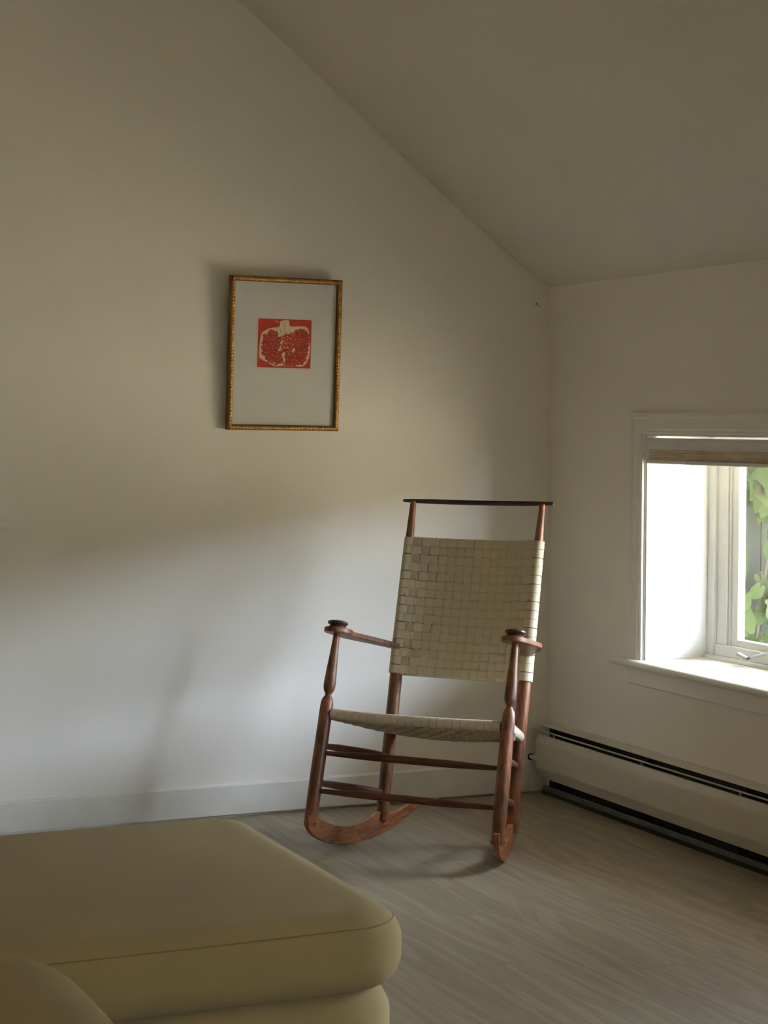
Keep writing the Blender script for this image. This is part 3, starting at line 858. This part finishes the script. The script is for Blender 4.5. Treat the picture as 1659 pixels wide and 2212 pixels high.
for j in range(NB_C):
    cen, sid, thk = [], [], []
    uu = -1 + 2 * (j + 0.5) / NB_C
    def put(y_, z_, ny, nz):
        h_ = hb(z_); xin = h_ - 0.013
        x_ = uu * xin
        cen.append(T(x_, y_ + bulge(x_ / h_, min(max(z_, ZB0), ZB1)), z_)); sid.append(T(xin / NB_C * TW, 0, 0)); thk.append(T(0, ny * TT, nz * TT))
    NS = NB_R * 8
    za, zb_ = ZB0 + 0.004, ZB1 - 0.004
    ii = 1 if j % 2 == 0 else -1
    def off(z_):
        h_ = hb(z_)
        return 0.0110 + (rp(z_) + 0.0028 - 0.0110) * (abs(uu) * (h_ - 0.013) / h_) ** 5
    for q in range(NS + 1):
        z_ = za + (zb_ - za) * q / NS
        wv = -AMP * sq(math.cos(math.pi * ((z_ - ZB0) / pz - 0.5))) * ii
        put(yP - off(z_) - wv, z_, -1, 0)
    for q in range(1, 8):
        an = math.pi * q / 8
        put(yP - off(zb_) * math.cos(an), zb_ + 0.0065 * math.sin(an), -math.cos(an), math.sin(an))
    for q in range(0, NS // 2 + 1):
        z_ = zb_ + (za - zb_) * q / (NS // 2)
        wv = AMP * sq(math.cos(math.pi * ((z_ - ZB0) / pz - 0.5))) * ii
        put(yP + off(z_) + wv, z_, 1, 0)
    for q in range(1, 8):
        an = math.pi * q / 8
        put(yP + off(za) * math.cos(an), za - 0.0065 * math.sin(an), math.cos(an), -math.sin(an))
    strip('upright_tape', cen, sid, thk, back)

# --- seat
NS_W, NS_F = 22, 13
ZS = 0.4375
YS0, YS1 = 0.006, 0.322
RS = 0.0165
def hs(y): return 0.3030 + (0.2235 - 0.3030) * (y - 0.003) / (0.3235 - 0.003)
def sag(u, v, k): return -k * (1 - u * u) * (1 - 0.75 * v * v)
V0, F0 = [], []
G = 12
for lay in (0, 1):
    for iy in range(G + 1):
        v = -1 + 2 * iy / G
        y = (YS0 + YS1) / 2 + v * (YS1 - YS0) / 2
        for ix in range(G + 1):
            u = -1 + 2 * ix / G
            V0.append(T(u * (hs(y) - 0.002), y, ZS + (0.0105 if lay == 0 else -0.0105) + sag(u, v, 0.020 if lay == 0 else 0.024)))
nf = (G + 1) ** 2
for iy in range(G):
    for ix in range(G):
        a = iy * (G + 1) + ix
        F0 += [(a, a + 1, a + G + 2, a + G + 1), (nf + a, nf + a + G + 1, nf + a + G + 2, nf + a + 1)]
for k in range(G):
    for a, c in ((k, k + 1), (G * (G + 1) + k, G * (G + 1) + k + 1), (k * (G + 1), (k + 1) * (G + 1)), (k * (G + 1) + G, (k + 1) * (G + 1) + G)):
        F0.append((a, c, nf + c, nf + a))
seat = mesh_obj('seat', V0, F0, M_PAD, ch, True)
for s_, e_ in ((T(-0.303, 0.003, ZS), T(0.303, 0.003, ZS)), (T(-0.2235, 0.3235, ZS), T(0.2235, 0.3235, ZS)), (T(-0.303, 0.003, ZS), T(-0.2235, 0.3235, ZS)), (T(0.303, 0.003, ZS), T(0.2235, 0.3235, ZS))):
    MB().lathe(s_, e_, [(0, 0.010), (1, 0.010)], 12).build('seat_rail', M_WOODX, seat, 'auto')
def yv(v): return (YS0 + YS1) / 2 + v * (YS1 - YS0) / 2
for j in range(NS_W):                                # warp, front to back
    uu = (-1 + 2 * (j + 0.5) / NS_W) * 0.925
    cen, sid, thk = [], [], []
    def put(v, z_, nv_, nz, y=None):
        y_ = yv(v) if y is None else y
        h_ = hs(y_)
        cen.append(T(uu * h_, y_, z_)); sid.append(T(h_ * 0.925 / NS_W * 0.955, 0, 0)); thk.append(T(0, nv_ * TT, nz * TT))
    N_ = NS_F * 6
    for q in range(N_ + 1):
        v = -1 + 2 * q / N_
        ph = (v + 1) / 2 * NS_F - 0.5
        wv = AMP * sq(math.cos(math.pi * ph)) * (1 if j % 2 == 0 else -1) * (1 if abs(v) < 0.97 else 0)
        put(v, ZS + 0.0145 + wv + sag(uu, v, 0.020), 0, 1)
    dz = sag(uu, 1, 0.020); dzb = sag(uu, 1, 0.024)
    for q in range(1, 10):
        an = math.pi / 2 - math.pi * q / 10
        put(1, ZS + RS * math.sin(an) + (dz + dzb) / 2, math.cos(an), math.sin(an), YS1 + RS * math.cos(an))
    for q in range(N_ // 2 + 1):
        v = 1 - 4 * q / N_
        ph = (v + 1) / 2 * NS_F - 0.5
        wv = AMP * sq(math.cos(math.pi * ph)) * (1 if j % 2 == 0 else -1)
        put(v, ZS - 0.0145 - wv + sag(uu, v, 0.024), 0, -1)
    for q in range(1, 10):
        an = -math.pi / 2 - math.pi * q / 10
        put(-1, ZS + RS * math.sin(an) + (dz + dzb) / 2, math.cos(an), math.sin(an), YS0 + RS * math.cos(an))
    strip('warp_tape', cen, sid, thk, seat)
for i in range(NS_F):                                # weft, side to side
    vv = (-1 + 2 * (i + 0.5) / NS_F)
    y_ = yv(vv)
    h_ = hs(y_)
    hw = (YS1 - YS0) / NS_F * TW / 2
    cen, sid, thk = [], [], []
    def put(x_, z_, nx, nz):
        cen.append(T(x_, y_, z_)); thk.append(T(nx * TT, 0, nz * TT))
        sid.append(T(-0.248 * hw * (x_ / h_), hw, 0))
    N_ = NS_W * 6
    xin = h_ * 0.925
    for q in range(N_ + 1):
        u = -1 + 2 * q / N_
        ph = (u + 1) / 2 * NS_W - 0.5
        wv = -AMP * sq(math.cos(math.pi * ph)) * (1 if i % 2 == 0 else -1)
        put(u * xin, ZS + 0.0145 + wv + sag(u * 0.925, vv, 0.020), 0, 1)
    for q in range(1, 10):
        an = math.pi / 2 - math.pi * q / 10
        put(h_ + RS * math.cos(an), ZS + RS * math.sin(an), math.cos(an), math.sin(an))
    for q in range(N_ // 2 + 1):
        u = 1 - 4 * q / N_
        ph = (u + 1) / 2 * NS_W - 0.5
        wv = AMP * sq(math.cos(math.pi * ph)) * (1 if i % 2 == 0 else -1)
        put(u * xin, ZS - 0.0145 + wv + sag(u * 0.925, vv, 0.024), 0, -1)
    for q in range(1, 10):
        an = -math.pi / 2 - math.pi * q / 10
        put(-h_ + RS * math.cos(an), ZS + RS * math.sin(an), math.cos(an), math.sin(an))
    strip('weft_tape', cen, sid, thk, seat)
# loose loop of tape under the right rail
lp = [T(0.302 + 0.006 * math.sin(k * math.pi / 8), 0.05 + 0.011 * math.cos(k * math.pi / 8 * 2) * 0.6, ZS - 0.014 - 0.022 * math.sin(k * math.pi / 8)) for k in range(9)]
strip('loose_tape', lp, [T(0.006, 0.002, 0)] * 9, [T(0, 0.0006, 0.0003)] * 9, seat, closed=False)

# ------------------------------------------------------------------ upholstery in the foreground
def rbox(name, lo, hi, r, mat, parent, org, n=26, crown=0.0, wr=0.0, seed=0.0, plan=0.0, shear=0.0):
    lo, hi = Vector(lo), Vector(hi)
    c = (lo + hi) / 2
    h = (hi - lo) / 2
    bm = bmesh.new()
    bmesh.ops.create_cube(bm, size=2.0)
    bmesh.ops.subdivide_edges(bm, edges=bm.edges[:], cuts=n, use_grid_fill=True)
    for v in bm.verts:
        q = Vector([math.copysign(abs(a) ** 0.75, a) for a in v.co])     # crowd vertices near the edges
        p = Vector((q.x * h.x, q.y * h.y, q.z * h.z))
        P_ = max(plan, r + 1e-4)
        X, Y, Z = abs(p.x), abs(p.y), abs(p.z)
        ex, ey = X - (h.x - P_), Y - (h.y - P_)
        if ex > 0 and ey > 0:                              # round the corner in plan
            k_ = max(ex, ey) / math.hypot(ex, ey)
            ex, ey = ex * k_, ey * k_
            X, Y = h.x - P_ + ex, h.y - P_ + ey
            L_ = math.hypot(ex, ey)
            dist, nx_, ny_ = P_ - L_, ex / L_, ey / L_
        elif h.x - X < h.y - Y:
            dist, nx_, ny_ = h.x - X, 1.0, 0.0
        else:
            dist, nx_, ny_ = h.y - Y, 0.0, 1.0
        a_, b_ = r - dist, Z - (h.z - r)
        if a_ > 0 and b_ > 0:                              # round the upper and lower edge
            k_ = max(a_, b_) / math.hypot(a_, b_)
            X += nx_ * a_ * (k_ - 1); Y += ny_ * a_ * (k_ - 1); Z += b_ * (k_ - 1)
        out_ = Vector((math.copysign(X, p.x), math.copysign(Y, p.y), math.copysign(Z, p.z)))
        out_.x += shear * (out_.y - h.y)
        cr = (1 - q.x ** 4) * (1 - q.y ** 4)
        if q.z > 0: out_.z += crown * cr * q.z
        if wr:
            nv_ = noise.noise((out_ + c) * 3.2 + Vector((seed, 0, 0)))
            out_ += out_.normalized() * wr * nv_
        v.co = out_ + c - Vector(org)
    me = bpy.data.meshes.new(name)
    bm.to_mesh(me); bm.free()
    me.shade_smooth()
    me.materials.append(mat)
    o = bpy.data.objects.new(name, me)
    COL.objects.link(o)
    o.parent = parent
    return o
oc = (-2.75, -2.48, 0.0)
ot = empty('ottoman', oc)
tag(ot, 'wide olive fabric ottoman with a thick cushion top in the foreground', 'ottoman')
rbox('cushion', (-3.65, -2.985, 0.306), (-1.885, -2.012, 0.452), 0.062, M_SOFA, ot, oc, 40, crown=0.008, wr=0.005, plan=0.11, shear=0.020)
rbox('base', (-3.62, -2.965, 0.035), (-1.900, -2.01, 0.316), 0.060, M_SOFA, ot, oc, 24, wr=0.004, seed=4, plan=0.10, shear=0.020)
for lx in (-3.5, -2.07):
    for ly in (-2.86, -2.08):
        rel(MB().lathe((lx, ly, 0.0), (lx, ly, 0.045), [(0, 0.018), (1, 0.022)], 14), oc).build('foot', M_DWOOD, ot, 'auto')
# stitched seam round the cushion
def rrect(x0, x1, y0, y1, r, k=6):
    pts = []
    for cx_, cy_, a0 in ((x1 - r, y1 - r, 0), (x0 + r, y1 - r, 90), (x0 + r, y0 + r, 180), (x1 - r, y0 + r, 270)):
        for q in range(k + 1):
            a = math.radians(a0 + 90 * q / k)
            pts.append((cx_ + r * math.cos(a), cy_ + r * math.sin(a)))
    return pts
sp = rrect(-3.65 + 0.010, -1.885 - 0.010, -2.985 + 0.010, -2.012 - 0.010, 0.10, 8)
sp = [(xa + 0.020 * (ya + 1.99), ya) for xa, ya in sp]
dense = []
for (xa, ya), (xb, yb) in zip(sp, sp[1:] + sp[:1]):
    kk = max(1, int(math.hypot(xb - xa, yb - ya) / 0.05))
    for q in range(kk):
        dense.append(Vector((xa + (xb - xa) * q / kk, ya + (yb - ya) * q / kk, 0.434)))
dense.append(dense[0])
from mathutils.bvhtree import BVHTree
cu = bpy.data.objects['cushion']
bvh = BVHTree.FromPolygons([v.co + Vector(oc) for v in cu.data.vertices], [tuple(p.vertices) for p in cu.data.polygons])
dense = [bvh.find_nearest(p)[0] for p in dense]
rel(MB().tube(dense, 0.0015, 6), oc).build('seam', M_SEAM, cu, True)
ac = (-3.3, -3.75, 0.0)
ar = empty('sofa', ac)
tag(ar, 'rounded end of an olive fabric sofa seat in the lower left corner', 'sofa')
rbox('seat_cushion', (-4.4, -4.6, 0.24), (-2.60, -3.20, 0.565), 0.15, M_SOFA, ar, ac, 34, crown=0.03, wr=0.006, seed=9, plan=0.25)
rbox('base', (-4.38, -4.56, 0.04), (-2.66, -3.26, 0.275), 0.05, M_SOFA, ar, ac, 16, wr=0.003, seed=2, plan=0.2)
for lx in (-4.2, -2.80):
    for ly in (-4.4, -3.40):
        rel(MB().lathe((lx, ly, 0.0), (lx, ly, 0.05), [(0, 0.018), (1, 0.022)], 14), ac).build('foot', M_DWOOD, ar, 'auto')

# ------------------------------------------------------------------ small things on the gable wall
hk = empty('wall_peg', (-2.05, 0.0, 1.003))
tag(hk, 'white painted rounded peg rail end at the left edge of the wall', 'peg')
MB().lathe((-0.16, -0.040, 0), (0.0935, -0.040, 0), [(0, 0.0175), (0.90, 0.0175), (0.94, 0.0165), (0.97, 0.0135), (0.99, 0.009), (1.0, 0.003)], 20).build('bar', M_TRIM, hk, True)
MB().lathe((-0.08, 0.0, 0), (-0.08, -0.040, 0), [(0, 0.02), (0.12, 0.02), (0.2, 0.011), (1, 0.011)], 16).build('bracket', M_TRIM, hk, 'auto')
ins = MB()
ins.lathe((-0.0555, -0.002, 1.757), (-0.0545, -0.002, 1.749), [(0, 0.0005), (0.3, 0.0012), (0.7, 0.0017), (1, 0.0009)], 8)
for dx, dz in ((-0.007, -0.007), (-0.011, -0.012), (0.007, -0.006), (0.016, -0.014)):
    ins.tube([(-0.0548, -0.002, 1.7505), (-0.0548 + dx * 0.5, -0.004, 1.7505 + dz * 0.35), (-0.0548 + dx, -0.0006, 1.7505 + dz)], 0.00035, 5)
io = rel(ins, (-0.055, 0, 1.752)).build('wall_insect', M_INSECT, None, True)
io.location = (-0.055, 0, 1.752)
tag(io, 'tiny dark long-legged insect on the gable wall near the corner', 'insect')

# ------------------------------------------------------------------ outside: board-clad wing with a climbing vine
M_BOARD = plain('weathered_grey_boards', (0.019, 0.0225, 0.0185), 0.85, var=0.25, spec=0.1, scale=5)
M_GROUND = plain('dry_grass', (0.36, 0.30, 0.205), 0.95, var=0.4, scale=2)
M_STEM = plain('brown_vine_stem', (0.07, 0.05, 0.03), 0.8)
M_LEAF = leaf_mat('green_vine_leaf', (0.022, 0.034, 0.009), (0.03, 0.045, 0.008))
M_LEAF2 = leaf_mat('pale_sunlit_vine_leaf', (0.048, 0.054, 0.02), (0.055, 0.06, 0.016))  # paler leaf copy with sunlight put into its colour
og = struct(MB().box(0.3, 60, -50, 30, -2.9, -2.8).build('ground_outside', M_GROUND))
M_WOODED = plain('dark_wooded_slope', (0.038, 0.034, 0.022), 0.95, var=0.5, scale=0.6)
hv, hf = [], []
NX, NY = 8, 40
for i in range(NX + 1):
    for j in range(NY + 1):
        yy = -60 + 100 * j / NY
        zz = -2.8 + 7.8 * (i / NX) ** 0.7 + (1.2 * noise.noise(Vector((i * 0.9, yy * 0.21, 0))) if i else 0)
        hv.append((22 + 5.0 * i / NX + 0.6 * noise.noise(Vector((i, yy * 0.3, 5))), yy, zz))
for i in range(NX):
    for j in range(NY):
        a = i * (NY + 1) + j
        hf.append((a, a + 1, a + NY + 2, a + NY + 1))
struct(mesh_obj('wooded_slope_outside', hv, hf, M_WOODED, None, True))
struct(MB().box(0.36, 4.0, -1.05, 0.45, 1.98, 2.08).box(1.05, 1.95, ROOM_Y - 0.15, -1.95, 1.80, 1.90).build('sky_blocker_outside', M_DARK))  # added unseen slabs that block sky light from the floor and the wing
ow = struct(MB().box(0.30, 4.0, 0.312, 0.45, -2.8, 1.8).build('wall_outside', M_DARK))
bwid = 0.098
bm_ = bevel(MB().box(-bwid / 2 + 0.002, bwid / 2 - 0.002, -0.006, 0.012, -2.3, 2.3).build('board', M_BOARD, ow), 0.002, 1)
bm_.location = (0.34 + bwid / 2, 0.30, -0.5)
k = 1
while 0.34 + bwid * (k + 1) < 4.0:
    o = bm_.copy(); COL.objects.link(o)
    o.location = (0.34 + bwid * (k + 0.5), 0.30 - 0.003 * (k % 2), -0.5)
    k += 1
def leaf_mesh(name, kind, mat):
    rr = random.Random(kind)
    n = 22
    out = []
    for q in range(n):
        a = 2 * math.pi * q / n
        base = 0.5 * (1 + 0.30 * math.cos(a)) if kind < 2 else 0.42 * (1 + 0.12 * math.cos(a))
        lob = 1 + (0.22 if kind < 2 else 0.05) * math.cos(5 * a) + 0.05 * math.cos(11 * a + kind)
        r = base * lob
        if q == n // 2: r *= 0.45
        x_, y_ = r * math.cos(a), r * math.sin(a) * (0.95 if kind < 2 else 0.75)
        out.append(Vector((x_, y_, -0.32 * y_ * y_ - 0.18 * x_ * x_ + rr.uniform(-0.02, 0.02))))
    mid = [Vector((o.x * 0.5, o.y * 0.5, -0.05 + abs(o.y) * 0.22)) for o in out]
    v = out + mid + [Vector((0, 0, -0.06))]
    f = [(i, (i + 1) % n, n + (i + 1) % n, n + i) for i in range(n)] + [(n + i, n + (i + 1) % n, 2 * n) for i in range(n)]
    me = bpy.data.meshes.new(name)
    me.from_pydata([tuple(p) for p in v], [], f)
    me.shade_smooth()
    me.materials.append(mat)
    return me
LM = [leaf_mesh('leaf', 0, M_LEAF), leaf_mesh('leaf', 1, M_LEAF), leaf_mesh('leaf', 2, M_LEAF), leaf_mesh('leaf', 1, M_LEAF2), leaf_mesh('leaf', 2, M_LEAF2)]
rv = random.Random(11)
def vine(xc, label, spots):
    R = empty('climbing_vine', (xc, 0.25, -2.8))
    tag(R, label, 'vine')
    st = [Vector((0.03 * math.sin(k * 1.3), 0.012, 4.35 * k / 24)) for k in range(25)]
    MB().tube(st, 0.006, 6).build('stem', M_STEM, R, True)
    for (x_, y_, z_, sz, mi) in spots:
        o = bpy.data.objects.new('leaf', LM[mi])
        COL.objects.link(o)
        o.parent = R
        o.location = (x_ - xc, y_ - 0.25, z_ + 2.8)
        o.scale = (sz, sz, sz)
        o.rotation_euler = (math.radians(rv.uniform(50, 105)), rv.uniform(-0.6, 0.6), rv.uniform(-0.5, 0.5))
        # hang tip-down
        o.rotation_euler = (Matrix.Rotation(rv.uniform(-.6, .6), 3, 'Z') @ Matrix.Rotation(math.radians(rv.uniform(55, 95)), 3, 'X') @ Matrix.Rotation(math.radians(-90 + rv.uniform(-45, 45)), 3, 'Z')).to_euler()
def cluster(cx_, cz_, sx_, sz_, n, pale):
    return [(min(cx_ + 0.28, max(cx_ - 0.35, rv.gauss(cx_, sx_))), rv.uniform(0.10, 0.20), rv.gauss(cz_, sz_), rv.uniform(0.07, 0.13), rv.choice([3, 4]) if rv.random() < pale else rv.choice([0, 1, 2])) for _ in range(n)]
sp1 = cluster(1.08, 1.10, 0.13, 0.11, 48, 0.15) + cluster(1.10, 0.62, 0.12, 0.09, 46, 0.35) + cluster(1.1, -0.2, 0.25, 0.3, 14, 0.1)
vine(1.12, 'leafy green vine on grey boards seen through the window pane', sp1)
sp2 = cluster(2.05, 0.9, 0.22, 0.3, 40, 0.15)
vine(2.05, 'second leafy vine farther out on the grey boards beyond the window', sp2)
